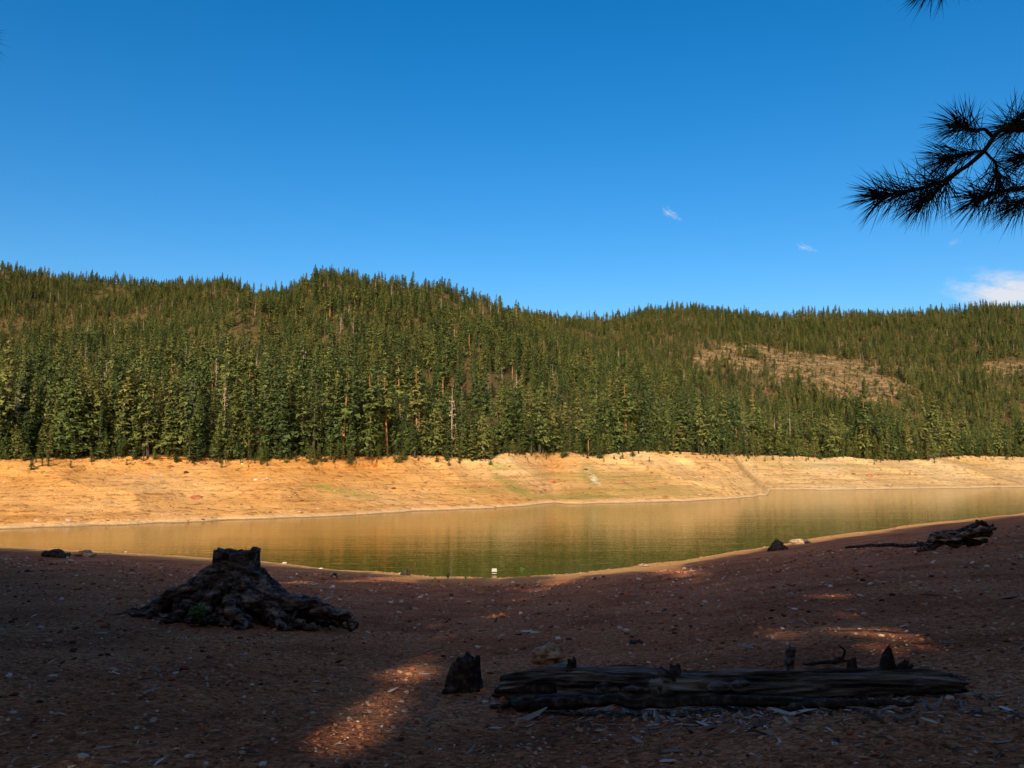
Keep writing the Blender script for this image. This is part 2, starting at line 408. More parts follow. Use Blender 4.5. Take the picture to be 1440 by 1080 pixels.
PX, PY, Z, u, cm, edge = PX[keep], PY[keep], Z[keep], u[keep], cm[keep], edge[keep]
ne = 1300
ue = rng.uniform(-.74, .74, ne); ye = Yt_(ue)+rng.uniform(-.8, 9, ne)
PX = np.append(PX, ue*ye); PY = np.append(PY, ye); Z = np.append(Z, hill_z(ue, ye)-.15); cm = np.append(cm, np.zeros(ne)); edge = np.append(edge, ye-Yt_(ue))
nb_ = 330
cj = rng.integers(int(nu*.18), int(nu*.82), nb_); rj = len(hs)-1-np.minimum(np.abs(rng.normal(size=nb_)*4).astype(int), 12)
bp_ = R[rj, cj]
PX = np.append(PX, bp_[:, 0]); PY = np.append(PY, bp_[:, 1]); Z = np.append(Z, bp_[:, 2]-.15); cm = np.append(cm, np.zeros(nb_)); edge = np.append(edge, np.full(nb_, -1.0))
n = len(PX)
s = .40+.85*rng.random(n)**1.8+.34*fbm(PX/70, PY/70, 95, 2)
s = s*(1+.28*np.clip(1-edge/140, 0, 1))
small = rng.random(n) < np.where(edge < 8, .66, .18)
small |= edge < .8
s = np.where(small, s*(.14+.46*rng.random(n)), s)
s = np.where(edge < -.9, s*.5, s)
s = np.where(cm > .5, s*np.where(rng.random(n) < .2, .3+.4*rng.random(n), .08+.14*rng.random(n)), s)
w = s*(.9+.5*rng.random(n))
w = np.where(small, w*1.3, w)
w = np.where(cm > .5, w*1.5, w)
rr = rng.random(n)
idx = rng.integers(0, 6, n)
snagm = sstep(.05, .4, fbm(PX/60, PY/60, 99, 2))
idx = np.where((rr < .05) & ~small, 6, idx); idx = np.where((rr > 1-.02-.07*snagm) & ~small, 7, idx)
idx = np.where((edge < 50) & (rr < .12) & ~small, 6, idx)
rot = np.stack([rng.normal(size=n)*.035, rng.normal(size=n)*.035, rng.random(n)*6.28], -1)
scatter('conifer_forest', np.stack([PX, PY, Z], -1), rot, np.stack([w, w, s], -1), idx, col_t)
print('forest', n, time.time()-T0)

# ------------------------------------------------------------ rocks
def rockmesh(name, seed, mat, sub=2, rough=.35, flat=.7):
    bm = bmesh.new(); bmesh.ops.create_icosphere(bm, subdivisions=sub, radius=.5)
    for v in bm.verts:
        q = v.co*2.2+Vector((seed*3.1, 0, seed))
        v.co *= 1+rough*mnoise.noise(q)+rough*.4*mnoise.noise(q*2.7)
        v.co.z *= flat
    me = bpy.data.meshes.new(name); bm.to_mesh(me); bm.free(); me.materials.append(mat); return me
col_r = bpy.data.collections.new('stone_variants')
for i in range(4):
    col_r.objects.link(bpy.data.objects.new('stone_%d' % i, rockmesh('stone_%d' % i, i+1, M_peb, 1, .6, .6)))
n = 26000
y = np.exp(rng.uniform(math.log(4.2), math.log(60), n)); u = rng.uniform(-.75, .75, n); x = u*y
sz = np.exp(rng.normal(size=n)*.65)*(.009+.0012*y)
sz = np.minimum(sz, .035+.006*y)
r3 = rng.random((n, 3))*6.28
scatter('gravel', np.stack([x, y, zg(x, y)+sz*.1], -1), r3*np.array([.1, .1, 1]), np.stack([sz*(.8+.6*rng.random(n)), sz, sz*(.6+.4*rng.random(n))], -1), rng.integers(0, 4, n), col_r)
n = 700
u = rng.uniform(-.75, .75, n); Ys = np.interp(u, SH_U, SH_Y); y = Ys*(1-np.abs(rng.normal(size=n))*.05-.002); x = u*y
sz = np.exp(rng.normal(size=n)*.55)*.12
P1 = np.stack([x, y, zg(x, y)], -1); S1 = np.stack([sz*1.3, sz, sz*.8], -1)
n2 = 1300
ri = rng.integers(8, len(hs), n2); ci_ = rng.integers(60, nu-60, n2)
P2 = R[ri, ci_]; sz2 = np.exp(rng.normal(size=n2)*.65)*.27; S2 = np.stack([sz2*1.5, sz2, sz2*.8], -1)
scatter('shoreline_stones', np.concatenate([P1, P2]), np.concatenate([rng.random((n, 3)), rng.random((n2, 3))])*np.array([.3, .3, 6.28]), np.concatenate([S1, S2]), rng.integers(0, 4, n+n2), col_r)
col_c = bpy.data.collections.new('chip_variants')
for i in range(4):
    rg = np.random.default_rng(300+i); m = 6; v = []
    for j in range(m):
        f = j/(m-1); w_ = .06*(1-abs(2*f-1)**2)+.012; bend = .08*math.sin(f*3+i)*(i-1)
        v += [(f-.5, bend-w_+rg.normal()*.01, 0), (f-.5, bend+w_, 0), (f-.5, bend+rg.normal()*.01, w_*1.1)]
    fc = []
    for j in range(m-1):
        a = j*3
        for q in range(3): fc.append((a+q, a+(q+1) % 3, a+3+(q+1) % 3, a+3+q))
    fc += [(0, 2, 1), (m*3-3, m*3-2, m*3-1)]
    col_c.objects.link(bpy.data.objects.new('chip_%d' % i, new_mesh('chip_%d' % i, v, fc, [M_chip])))

LA = hit(712, 981); LB = hit(1350, 979)
ax = LB-LA; LL = ax.length
nc1, nc2 = 2600, 2000
f = rng.normal(.55, .28, nc1); off = -.15-np.abs(rng.normal(0, .75, nc1))+.3
cx = LA.x+ax.x*f; cy = LA.y+ax.y*f+off
yy = np.exp(rng.uniform(math.log(4.5), math.log(34), nc2)); uq = rng.uniform(-.72, .72, nc2)
cx = np.append(cx, uq*yy); cy = np.append(cy, yy)
L = np.exp(rng.normal(size=nc1+nc2)*.6)*np.append(np.full(nc1, .060), .030+.0035*yy)
scatter('wood_debris', np.stack([cx, cy, zg(cx, cy)+.012], -1), np.stack([rng.normal(size=nc1+nc2)*.2, rng.normal(size=nc1+nc2)*.22, rng.random(nc1+nc2)*6.28], -1), np.stack([L, L*(.7+rng.random(nc1+nc2)*1.1), L*.8], -1), rng.integers(0, 4, nc1+nc2), col_c)
print('scatters', time.time()-T0)

# ------------------------------------------------------------ tube builder
class B:
    def __init__(s): s.v = []; s.f = []; s.m = []
    def tube(s, path, radii, sides=10, groove=.15, seed=0, mi=0, sub=4, jag=0.0, wig=0.0, gf=2.5, hollow=0.0, gl_=.12):
        path = [Vector(p) for p in path]
        pts = []; rs = []
        n = len(path)
        for i in range(n-1):
            p0 = path[max(i-1, 0)]; p1 = path[i]; p2 = path[i+1]; p3 = path[min(i+2, n-1)]
            for q in range(sub):
                t = q/sub
                pts.append(.5*((2*p1)+(p2-p0)*t+(2*p0-5*p1+4*p2-p3)*t*t+(3*p1-p0-3*p2+p3)*t**3)); rs.append(radii[i]*(1-t)+radii[i+1]*t)
        pts.append(path[-1]); rs.append(radii[-1])
        if wig:
            for i in range(len(pts)):
                pts[i] = pts[i]+Vector((mnoise.noise((i*.35, seed, 1)), mnoise.noise((i*.35, seed, 5)), mnoise.noise((i*.35, seed, 9))))*wig
        base = len(s.v); up = Vector((0.123, .2, 1)); nrm = None
        for i, p in enumerate(pts):
            d = (pts[min(i+1, len(pts)-1)]-pts[max(i-1, 0)]).normalized()
            if nrm is None:
                nrm = d.cross(up if abs(d.dot(up.normalized())) < .95 else Vector((1, 0, 0))).normalized()
            nrm = (nrm-d*nrm.dot(d)).normalized(); bn = d.cross(nrm)
            for j in range(sides):
                a = j/sides*2*math.pi
                g = 1+groove*mnoise.noise((math.cos(a)*gf, math.sin(a)*gf+seed*7.7, i*gl_))*2+groove*.6*mnoise.noise((math.cos(a)*gf*2.3, math.sin(a)*gf*2.3, i*gl_*4+seed))
                q = p+(nrm*math.cos(a)+bn*math.sin(a))*rs[i]*g
                if jag and i == len(pts)-1: q = q+d*jag*(mnoise.noise((math.cos(a)*3, math.sin(a)*3, seed+.5))*1.6)
                s.v.append(q)
        m = len(pts)
        for i in range(m-1):
            for j in range(sides):
                a = base+i*sides+j; b2 = base+i*sides+(j+1) % sides
                s.f.append((a, b2, b2+sides, a+sides)); s.m.append(mi)
        dn = (pts[-1]-pts[-2]).normalized()
        s.v.append(pts[-1]-dn*hollow); c_ = len(s.v)-1
        for j in range(sides): s.f.append((base+(m-1)*sides+j, base+(m-1)*sides+(j+1) % sides, c_)); s.m.append(mi)
        s.v.append(pts[0]); c_ = len(s.v)-1
        for j in range(sides): s.f.append((base+(j+1) % sides, base+j, c_)); s.m.append(mi)
    def obj(s, name, mats, loc=(0, 0, 0), smooth=True, parent=None):
        me = bpy.data.meshes.new(name); me.from_pydata([tuple(v) for v in s.v], [], s.f)
        for m in mats: me.materials.append(m)
        me.polygons.foreach_set('material_index', s.m); me.polygons.foreach_set('use_smooth', [smooth]*len(s.f)); me.update()
        return add_obj(name, me, parent, loc)

# ------------------------------------------------------------ big stump
C = hit(328, 872); k_ = C.y/F; print('stump', C, k_)
b_ = B(); rs_ = random.Random(5)
gl = lambda x, y: float(zg(C.x+x, C.y+y))-C.z
b_.tube([(0, 0, -.1), (-.02, 0, 25*k_), (0, 0, 50*k_), (.02, 0, 66*k_), (.02, 0, 95*k_)], [66*k_, 52*k_, 36*k_, 29*k_, 28*k_], 72, .17, 3, 0, 6, jag=.05, gf=6.5, hollow=.35, gl_=.06)
for i in range(34):
    th = i/34*2*math.pi*1.0+rs_.uniform(-.15, .15)
    cx, sx = math.cos(th), math.sin(th)
    Rmax = (170 if cx > 0 else 122)*k_
    Re = (60*k_+(Rmax-60*k_)*abs(cx)**.8)*rs_.uniform(.70, 1.03)
    if sx > 0: Re *= .8
    z0 = rs_.uniform(38, 66)*k_
    r0 = rs_.uniform(.09, .19)
    pts = []; rad = []
    fl = rs_.uniform(-.4, .4)
    for j in range(7):
        f = j/6; rr_ = 18*k_+(Re-18*k_)*f
        a2 = th+fl*f*f+.15*math.sin(f*7+i)
        zz = z0*(1-f)**1.3 if cx > 0 else z0*(1-f**1.35)
        x_, y_ = rr_*math.cos(a2), rr_*math.sin(a2)
        pts.append((x_, y_, gl(x_, y_)*f+zz+.14*math.sin(f*9+i*2)*f*(1-f)*2+.03)); rad.append(r0*(1-f)**.8+.04)
    b_.tube(pts, rad, 16, .34, i+10, 1 if i % 5 == 0 else 0, 7, wig=.17)
for i in range(44):
    th = rs_.uniform(0, 6.28); rr_ = rs_.uniform(.5, 1.2)
    mx = (150 if math.cos(th) > 0 else 105)*k_
    x0, y0 = math.cos(th)*mx*rr_*.7, math.sin(th)*60*k_*rr_
    L = rs_.uniform(.4, 1.2); a2 = th+rs_.uniform(-1.2, 1.2)
    zt = max(.08, (1-math.hypot(x0/mx, y0/(60*k_))*.75))*.6
    x1, y1 = x0+math.cos(a2)*L, y0+math.sin(a2)*L*.6
    b_.tube([(x0, y0, zt), ((x0+x1)/2, (y0+y1)/2, zt*.7+.15), (x1, y1, gl(x1, y1)+.04)], [rs_.uniform(.05, .10), .055, .02], 8, .3, i+60, i % 2, 5, wig=.18)
b_.tube([(40*k_, -.5, 36*k_), (80*k_, -.6, 29*k_), (120*k_, -.6, 24*k_), (150*k_, -.55, 14*k_), (176*k_, -.5, .0)], [.15, .17, .17, .13, .05], 20, .34, 91, 0, 8, wig=.17)
b_.tube([(-30*k_, -.5, 46*k_), (-62*k_, -.55, 38*k_), (-95*k_, -.5, 24*k_), (-124*k_, -.4, .02)], [.18, .17, .13, .05], 20, .34, 92, 0, 8, wig=.17)
b_.tube([(-80*k_, -.2, 28*k_), (-40*k_, -.3, 50*k_), (0, -.4, 56*k_), (30*k_, -.4, 44*k_), (60*k_, -.5, 20*k_)], [.08, .16, .18, .16, .09], 18, .34, 93, 0, 8, wig=.17)
b_.obj('tree_stump', [M_wood, M_char], C)

C2 = hit(652, 972); k2 = C2.y/F
b_ = B()
b_.tube([(.02, 0, -.08), (.03, 0, 15*k2), (.05, 0, 44*k2)], [21*k2, 17*k2, 14*k2], 26, .22, 4, 0, 6, jag=.05, hollow=.12, gf=3.5)
b_.tube([(-14*k2, -.05, -.05), (-13*k2, -.03, 15*k2), (-8*k2, 0, 38*k2)], [11*k2, 10*k2, 7*k2], 14, .3, 8, 0, 5, jag=.06)
b_.tube([(-8*k2, -.1, 4*k2), (-22*k2, -.14, 4*k2), (-27*k2, -.15, 0)], [8*k2, 5*k2, 2*k2], 10, .25, 9, 0, 4)
b_.obj('tree_stump', [M_char], C2)

# fallen log
def logx(px):
    lo, hi = -.1, 1.1
    for _ in range(30):
        m = (lo+hi)/2; p = LA+ax*m
        if proj(p.x, p.y, p.z+.1)[0] < px: lo = m
        else: hi = m
    return lo*LL
b_ = B()
pr = []; nseg = 8
for i in range(nseg+1):
    f = i/nseg; pr.append((f*LL, .05*math.sin(f*5), .125-.02*f+.035*math.sin(f*9)))
b_.tube(pr, [.13, .16, .15, .155, .14, .13, .115, .105, .07], 56, .24, 2, 0, 14, jag=.12, gf=4.6, gl_=.08)
kk = LA.y/F
for i, (l, dz, dy, r) in enumerate([(.10, .07, -.03, .05), (.02, -.02, -.09, .05), (-.06, -.07, -.05, .045), (.06, .02, .07, .05), (-.12, -.085, .03, .035), (.12, .10, .03, .03)]):
    b_.tube([(.75, dy, .12+dz*.7), (.35, dy, .12+dz), (.0+l*.5, dy*1.2, .12+dz*1.1), (-.1+l, dy*1.3, .12+dz*1.2)], [r*1.1, r*1.1, r*.9, r*.3], 9, .3, 40+i, 1 if i % 2 else 0, 5)
def stub(px, h, r, lean=0., pointed=False, ty=0.0, mi=1):
    x = logx(px); f = x/LL; z0 = .22-.08*f
    b_.tube([(x, ty, z0-.12), (x+lean*h*kk*.4, ty, z0+h*kk*.5), (x+lean*h*kk, ty, z0+h*kk)], [r*1.5, r, r*(.3 if pointed else .8)], 13, .3, px, mi, 5, jag=.05)
stub(808, 22, .055, .15); stub(955, 13, .065); stub(938, 4, .09, -.2, ty=-.08, mi=0)
stub(1111, 32, .045, .35, mi=0); stub(1204, 20, .04, .1); stub(1250, 32, .06, .3, True); stub(1271, 14, .05, .6); stub(1188, 7, .055); stub(762, 3, .06)
for px in (860, 900, 1020, 1050, 1160, 1300):
    x = logx(px); b_.tube([(x-.14, -.08, .10), (x, -.11, .12), (x+.16, -.08, .10)], [.03, .065, .03], 11, .3, px, 0, 5)
lo = b_.obj('fallen_log', [M_log, M_char])
def frame(o, A, D):
    xd = D.normalized(); yd = Vector((0, 0, 1)).cross(xd).normalized(); zd_ = xd.cross(yd)
    o.matrix_world = Matrix(((xd.x, yd.x, zd_.x, A.x), (xd.y, yd.y, zd_.y, A.y), (xd.z, yd.z, zd_.z, A.z), (0, 0, 0, 1)))
frame(lo, LA, ax)
SA = hit(690, 996); SB = hit(1235, 994); L2 = (SB-SA).length
b_ = B()
b_.tube([(0, 0, .02), (L2*.1, 0, .035), (L2*.3, .02, .05), (L2*.5, -.02, .05), (L2*.75, .02, .045), (L2, 0, .015)], [.015, .045, .055, .05, .045, .02], 16, .3, 7, 0, 9, wig=.05)
b_.tube([(L2*.05, .1, .05), (L2*.2, .1, .07), (L2*.38, .1, .06)], [.03, .05, .02], 10, .25, 17, 0, 8, wig=.03)
b_.tube([(L2*.8, -.12, .02), (L2*.9, -.1, .05), (L2*1.08, -.05, .03)], [.02, .04, .015], 10, .25, 19, 0, 8, wig=.04)
frame(b_.obj('driftwood', [M_char]), SA, SB-SA)

T = hit(1165, 936); kt = T.y/F; b_ = B()
b_.tube([(-35*kt, 0, .02), (0, 0, .03), (20*kt, 0, 8*kt), (18*kt, 0, 26*kt)], [.015, .02, .018, .01], 7, .2, 5, 0, 5, wig=.05)
b_.tube([(20*kt, 0, 8*kt), (10*kt, .1, 2*kt), (38*kt, .1, .02)], [.02, .015, .01], 7, .2, 6, 0, 5, wig=.04)
b_.obj('dead_branch', [M_char], T)

T = hit(1340, 771); kt = T.y/F; b_ = B()
for i, (x0, z0, x1, z1, r) in enumerate([(-52,2,56,30,5),(-40,4,50,34,4),(-20,6,60,26,6),(-50,0,10,10,4),(0,14,52,20,5),(10,8,48,10,5),(-30,10,20,26,3),(20,24,58,33,3),(-52,3,-20,9,3)]):
    yy_ = (i % 3-1)*.25
    b_.tube([(x0*kt, yy_, z0*kt), ((x0*.6+x1*.4)*kt, yy_*.6, (z0*.5+z1*.5)*kt+.08*math.sin(i*2)), (x1*kt, yy_, z1*kt*.95)], [r*kt*.5, r*kt, r*kt*.5], 10, .35, i, i % 2, 6, wig=.35)
b_.tube([(-145*kt, .3, -.02), (-100*kt, .2, 3*kt), (-50*kt, 0, 4*kt)], [.04, .06, .08], 8, .2, 33, 1, 6, wig=.15)
b_.obj('driftwood', [M_wood, M_char], T)

def little_stump(px, py, wpx, hpx, seed=1):
    T = hit(px, py); k = T.y/F; b = B()
    b.tube([(0, 0, -.1), (0, 0, hpx*.5*k), (wpx*.1*k, 0, hpx*k)], [wpx*.35*k, wpx*.3*k, wpx*.18*k], 12, .25, seed, 0, 4, jag=.12)
    for i in range(7):
        a = i*.9+seed; ca, sa = math.cos(a)*wpx*.5*k, math.sin(a)*wpx*.4*k
        b.tube([(ca*.2, sa*.2, hpx*.5*k), (ca*.7, sa*.7, hpx*.25*k), (ca, sa, float(zg(T.x+ca, T.y+sa))-T.z)], [wpx*.12*k, wpx*.1*k, wpx*.04*k], 8, .3, i+seed, 0, 4, wig=.1)
    return b.obj('tree_stump', [M_char], T)
little_stump(1094, 774, 28, 13, seed=3)
little_stump(570, 809, 14, 8, seed=5)
little_stump(470, 812, 10, 5, seed=8)
T = hit(80, 784); kt = T.y/F; b_ = B()
b_.tube([(-20*kt, 0, 2*kt), (-5*kt, 0, 7*kt), (18*kt, 0, 4*kt)], [2.5*kt, 4.5*kt, 3*kt], 12, .3, 3, 0, 6, wig=.3)
b_.tube([(-10*kt, 0, 2*kt), (5*kt, -.5, 4*kt), (16*kt, -.6, 1*kt)], [3*kt, 4*kt, 3*kt], 12, .3, 4, 0, 6, wig=.3)
b_.obj('driftwood', [M_char], T)
def rock(px, py, wpx, hpx, seed, mat=M_rock):
    T = hit(px, py); k = T.y/F
    ob = add_obj('rock', rockmesh('rock', seed, mat, 4, .5, 1.0), None, T+Vector((0, 0, hpx*k*.35))); ob.scale = (wpx*k, wpx*k*.8, hpx*k*1.0); return ob
rock(771, 934, 44, 28, 3); rock(120, 783, 24, 10, 5); rock(1122, 765, 18, 8, 6); rock(1135, 764, 10, 5, 7); rock(905, 797, 14, 5, 8); rock(895, 905, 18, 5, 9, M_char); rock(1275, 838, 9, 4, 10)

def weed(px, py, hpx, n, seed, name='weed_plant', spread=.5):
    T = hit(px, py); k = T.y/F; rg = random.Random(seed); b = B(); h = hpx*k
    for i in range(n):
        a = rg.uniform(0, 6.28); hh_ = h*rg.uniform(.5, 1); s_ = spread*h*rg.uniform(.3, 1)
        tip = Vector((math.cos(a)*s_, math.sin(a)*s_, hh_)); b.tube([(0, 0, -.02), tip*.5+Vector((0, 0, hh_*.1)), tip], [h*.012, h*.01, h*.004], 4, 0, i, 0, 2)
        for j in range(9):
            f = .25+.75*j/9; p = tip*f; d = Vector((rg.uniform(-1, 1), rg.uniform(-1, 1), rg.uniform(-.1, .7))).normalized()*h*.22; s2 = d.cross(Vector((0, 0, 1))).normalized()*h*.06
            q = len(b.v); b.v += [p, p+d*.5+s2, p+d, p+d*.5-s2]; b.f.append((q, q+1, q+2, q+3)); b.m.append(0)
    b.obj(name, [M_weed], T, False)
weed(281, 882, 36, 18, 3); weed(735, 811, 15, 8, 4, 'sapling', .35); weed(630, 815, 10, 9, 5); weed(655, 815, 7, 7, 6); weed(612, 816, 6, 7, 7)

T = hit(695, 812); E = bpy.data.objects.new('lawn_chair', None); scene.collection.objects.link(E); E.location = T; E.scale = (.9, .9, .9)
def boxp(name, c, s, mat, par, rx=0):
    bm = bmesh.new(); bmesh.ops.create_cube(bm, size=1)
    for v in bm.verts: v.co = Vector((v.co.x*s[0], v.co.y*s[1], v.co.z*s[2]))
    bmesh.ops.bevel(bm, geom=bm.edges[:], offset=min(s)*.2, segments=2, affect='EDGES')
    me = bpy.data.meshes.new(name); bm.to_mesh(me); bm.free(); me.materials.append(mat)
    o = add_obj(name, me, par, c); o.rotation_euler = (rx, 0, 0); return o
boxp('seat', (0, 0, .42), (.5, .45, .05), M_white, E); boxp('backrest', (0, .27, .72), (.52, .05, .34), M_white, E, -.2)
for i, (x_, y_) in enumerate([(-.24, -.2), (.24, -.2), (-.24, .22), (.24, .22)]): boxp('leg_%d' % i, (x_, y_, .2), (.035, .035, .42), M_char, E)
for i, x_ in enumerate((-.27, .27)): boxp('armrest_%d' % i, (x_, 0, .62), (.05, .45, .03), M_white, E)
print('objects', time.time()-T0)

# ------------------------------------------------------------ forest on the near shore (out of frame) which shades the ground
patches = []
def patch(px, py, w, l): p = hit(px, py); patches.append((p.x, p.y, w, l))
for a, b2, w_ in [(445,1074,.05),(470,1052,.10),(490,1030,.15),(510,1008,.18),(530,988,.2),(555,965,.2),(580,948,.2),(605,933,.18)]: patch(a, b2, w_, .8)
for q in [(690,866,.55,.9),(1080,845,.5,.7),(1175,839,.5,.6),(1285,860,.6,.2),(1265,912,.3,.2),(1150,893,.15,.2),(765,1066,.09,.4),(555,816,1.5,3)]: patch(*q)
patches = np.array(patches)
PERP = np.array([SD[1], -SD[0]])
def ground_project(p):
    L = np.full(len(p), 40.0)
    for _ in range(9):
        q = p[:, :2]+SD*L[:, None]
        L = L+1.25*((p[:, 2]-zfast(q[:, 0], q[:, 1]))/TANE-L)
    return p[:, :2]+SD*L[:, None]
LS = np.arange(0, 300, 1.0)
def shore_len(x, y):
    qx, qy = x+SD[0]*LS, y+SD[1]*LS
    z = zfast(qx, qy); uq = qx/np.maximum(qy, 4)
    lim = np.interp(uq, [-.7, -.1, .08, .2, .3, .7], [.75, .7, .8, 1.5, 1.9, 1.6])
    h = z < lim
    return (LS[np.argmax(h)], float(lim[np.argmax(h)])) if h.any() else (999, 1)
rg = np.random.default_rng(55)
cand = []
for row, yb in enumerate([-22, -27, -33]):
    for x_ in np.arange(-60, 72, 3.9): cand.append((x_+rg.uniform(-1, 1)+row*1.3, yb+rg.uniform(-1.5, 1.5)))
for side in (-1, 1):
    for off in (6.5, 11.5):
        for y_ in np.arange(6, 185 if side > 0 else 105, 4.2):
            cand.append((side*(.70*y_+off+rg.uniform(-.8, .8)), y_+rg.uniform(-1, 1)))
Tv = []
for (x_, y_) in cand:
    z0 = float(zg(x_, y_))
    if z0 < .9 or math.hypot(x_, y_) < 6: continue
    L, lim = shore_len(x_, y_)
    if L >= 290: continue
    hgt = (L+rg.uniform(-6, .5))*TANE+lim-z0
    if hgt < 4: continue
    hgt = min(hgt, 42)
    for _ in range(12):
        lat = (patches[:, 0]-x_)*PERP[0]+(patches[:, 1]-y_)*PERP[1]
        ah = (patches[:, 1] > y_)
        if np.any((np.abs(lat) < patches[:, 2]+.3) & ah): x_ += .35
        else: break
    z0 = float(zg(x_, y_))
    Rr = min(3.8, .14*hgt+1.1)
    if y_ > -3 and (abs(x_)-.66*y_)/1.35 < Rr+1.0: Rr = max(.8, (abs(x_)-.66*y_)/1.35-1.0)
    org = np.array([x_, y_, z0])
    near = patches[(np.abs(lat) < Rr*1.6+2.5) & ah]
    def kf(c, org=org, near=near):
        w = c+org; ok = ~((w[:, 1] > 0) & (np.abs(w[:, 0]) < .66*w[:, 1]+1.0))   # crowns trimmed to keep these unseen shade trees out of frame
        if len(near):
            g = ground_project(w)
            for (px_, py_, w_, l_) in near:
                dx, dy = g[:, 0]-px_, g[:, 1]-py_
                a = dx*PERP[0]+dy*PERP[1]; bb = dx*SD[0]+dy*SD[1]
                ok &= ~(((a/(w_+.42))**2+(bb/(l_+.6))**2) < 1)
        return ok
    v, f, m = conifer(rg, hgt, Rr, min(3.0, hgt*.15), int(60+hgt*5.2), 5, .85, 1.0, keep=kf, trunk=.006)
    Tv.append((v+org, f, m))
o = 0; VV = []; FF = []; MM = []
for v, f, m in Tv:
    VV.append(v); FF.append(f+o); MM.append(m); o += len(v)
add_obj('shoreline_forest', new_mesh('shoreline_forest', np.concatenate(VV), np.concatenate(FF), [M_shade, M_barkd], np.concatenate(MM)))
print('shade trees', len(Tv), 'tris', sum(len(f) for _, f, _ in Tv), time.time()-T0)

# ------------------------------------------------------------ pine tree whose branch hangs into the frame
def W(px, py, d):
    a = (px-720)/F; b2 = (540-py)/F
    return Vector((a*d, (cP-b2*sP)*d, EYE+(sP+b2*cP)*d))
def needles(vs, fs, p, d, rg, n, length, w=.0013, spread=1.0):
    d = d.normalized()
    for i in range(n):
        r = Vector((rg.gauss(0, 1), rg.gauss(0, 1), rg.gauss(0, 1))); r = (r-d*r.dot(d)).normalized()
        ang = rg.uniform(.2, 1.3)*spread
        q = (d*math.cos(ang)+r*math.sin(ang)).normalized(); L = length*rg.uniform(.7, 1.05)
        s_ = q.cross(Vector((rg.gauss(0, 1), rg.gauss(0, 1), rg.gauss(0, 1)))).normalized()*w
        s2 = q.cross(s_).normalized()*w
        o_ = p+Vector((rg.gauss(0, 1), rg.gauss(0, 1), rg.gauss(0, 1)))*.003
        mid = o_+q*L*.55; tip = o_+q*L+Vector((0, 0, -.06*L))
        b0 = len(vs); vs += [o_+s_, o_-s_, mid+s_, mid-s_, tip, o_+s2, o_-s2, mid+s2, mid-s2]
        fs += [(b0, b0+1, b0+3, b0+2), (b0+2, b0+3, b0+4), (b0+5, b0+6, b0+8, b0+7), (b0+7, b0+8, b0+4)]
def pine(name, trunk, h, shoots, seed):
    rg = random.Random(seed); b = B(); vs = []; fs = []
    E = bpy.data.objects.new(name, None); scene.collection.objects.link(E)
    b.tube([trunk+Vector((0, 0, -.3)), trunk+Vector((0, 0, h*.3)), trunk+Vector((.1, 0, h*.7)), trunk+Vector((.1, .1, h))], [.22, .18, .12, .03], 14, .08, seed, 0, 6)
    for pts, rad, fol in shoots:
        pts = [Vector(p) for p in pts]
        b.tube(pts, rad, 7, .12, seed, 0, 5, wig=.008)
        if fol <= 0: continue
        rem = fol; i = len(pts)-1; seg = []
        while i > 0 and rem > 0:
            a, c_ = pts[i], pts[i-1]; L = (a-c_).length; st = .006; t = 0
            while t < L and rem > 0:
                seg.append((a.lerp(c_, t/L), (a-c_))); t += st; rem -= st
            i -= 1
        for j, (p, d) in enumerate(seg):
            fr = j/len(seg)
            needles(vs, fs, p, d, rg, 7 if fr < .35 else 5, .178, spread=.8+.5*fr)
        needles(vs, fs, pts[-1], pts[-1]-pts[-2], rg, 36, .178, spread=.8)
    b.obj('trunk_and_limbs', [M_barkd], parent=E)
    me = bpy.data.meshes.new('needles'); me.from_pydata([tuple(v) for v in vs], [], fs); me.materials.append(M_needle); add_obj('needles', me, E)
    off = np.array(trunk)+np.array([0, 0, 5.0])
    keepf = lambda c: (c[:, 2]+off[2]-EYE) > .75*np.hypot(c[:, 0]+off[0], c[:, 1]+off[1])+.8
    v, f, m = conifer(np.random.default_rng(seed), h-4.6, 1.9, .6, 150, 6, .5, keep=keepf)
    k = m == 0
    add_obj('crown', new_mesh('crown', v, f[k], [M_needle]), E, trunk+Vector((0, 0, 5.0)))
tr = Vector((4.6, 2.6, float(zg(4.6, 2.6))))
at = lambda zz: tr+Vector((0, 0, zz))
shoots = [
 ([at(3.4), W(1640,150,3.9), W(1500,176,3.6), W(1440,180,3.5), W(1405,184,3.5), W(1384,212,3.45), W(1350,240,3.4), W(1300,264,3.35), W(1238,276,3.3)], [.045,.028,.018,.014,.012,.010,.009,.007,.004], .36),
 ([W(1395,192,3.5), W(1383,182,3.48), W(1366,183,3.45), W(1350,176,3.4)], [.009,.008,.006,.004], .16),
 ([W(1405,184,3.5), W(1418,178,3.5), W(1445,160,3.5)], [.009,.007,.004], .13),
 ([W(1500,176,3.6), W(1465,165,3.65), W(1425,180,3.7)], [.01,.008,.004], .15),
 ([W(1350,240,3.4), W(1325,262,3.42), W(1302,280,3.45)], [.007,.005,.003], .13),
 ([W(1384,212,3.45), W(1362,215,3.5), W(1335,222,3.55)], [.007,.005,.003], .14),
 ([at(2.9), W(1600,235,3.7), W(1500,240,3.5), W(1440,262,3.45), W(1405,270,3.4), W(1374,278,3.35)], [.04,.02,.012,.01,.007,.004], .26),
 ([W(1500,240,3.5), W(1470,262,3.5), W(1434,286,3.5)], [.009,.007,.004], .16),
 ([W(1384,212,3.45), W(1400,230,3.5), W(1402,245,3.5)], [.006,.005,.003], .08),
 ([W(1600,235,3.7), W(1520,215,3.8), W(1440,222,3.8)], [.012,.008,.004], .2),
 ([at(4.2), W(1500,-150,3.6), W(1380,-60,3.5), W(1310,-22,3.4)], [.035,.02,.01,.004], .16),
]
pine('pine_tree', tr, 12, shoots, 12)
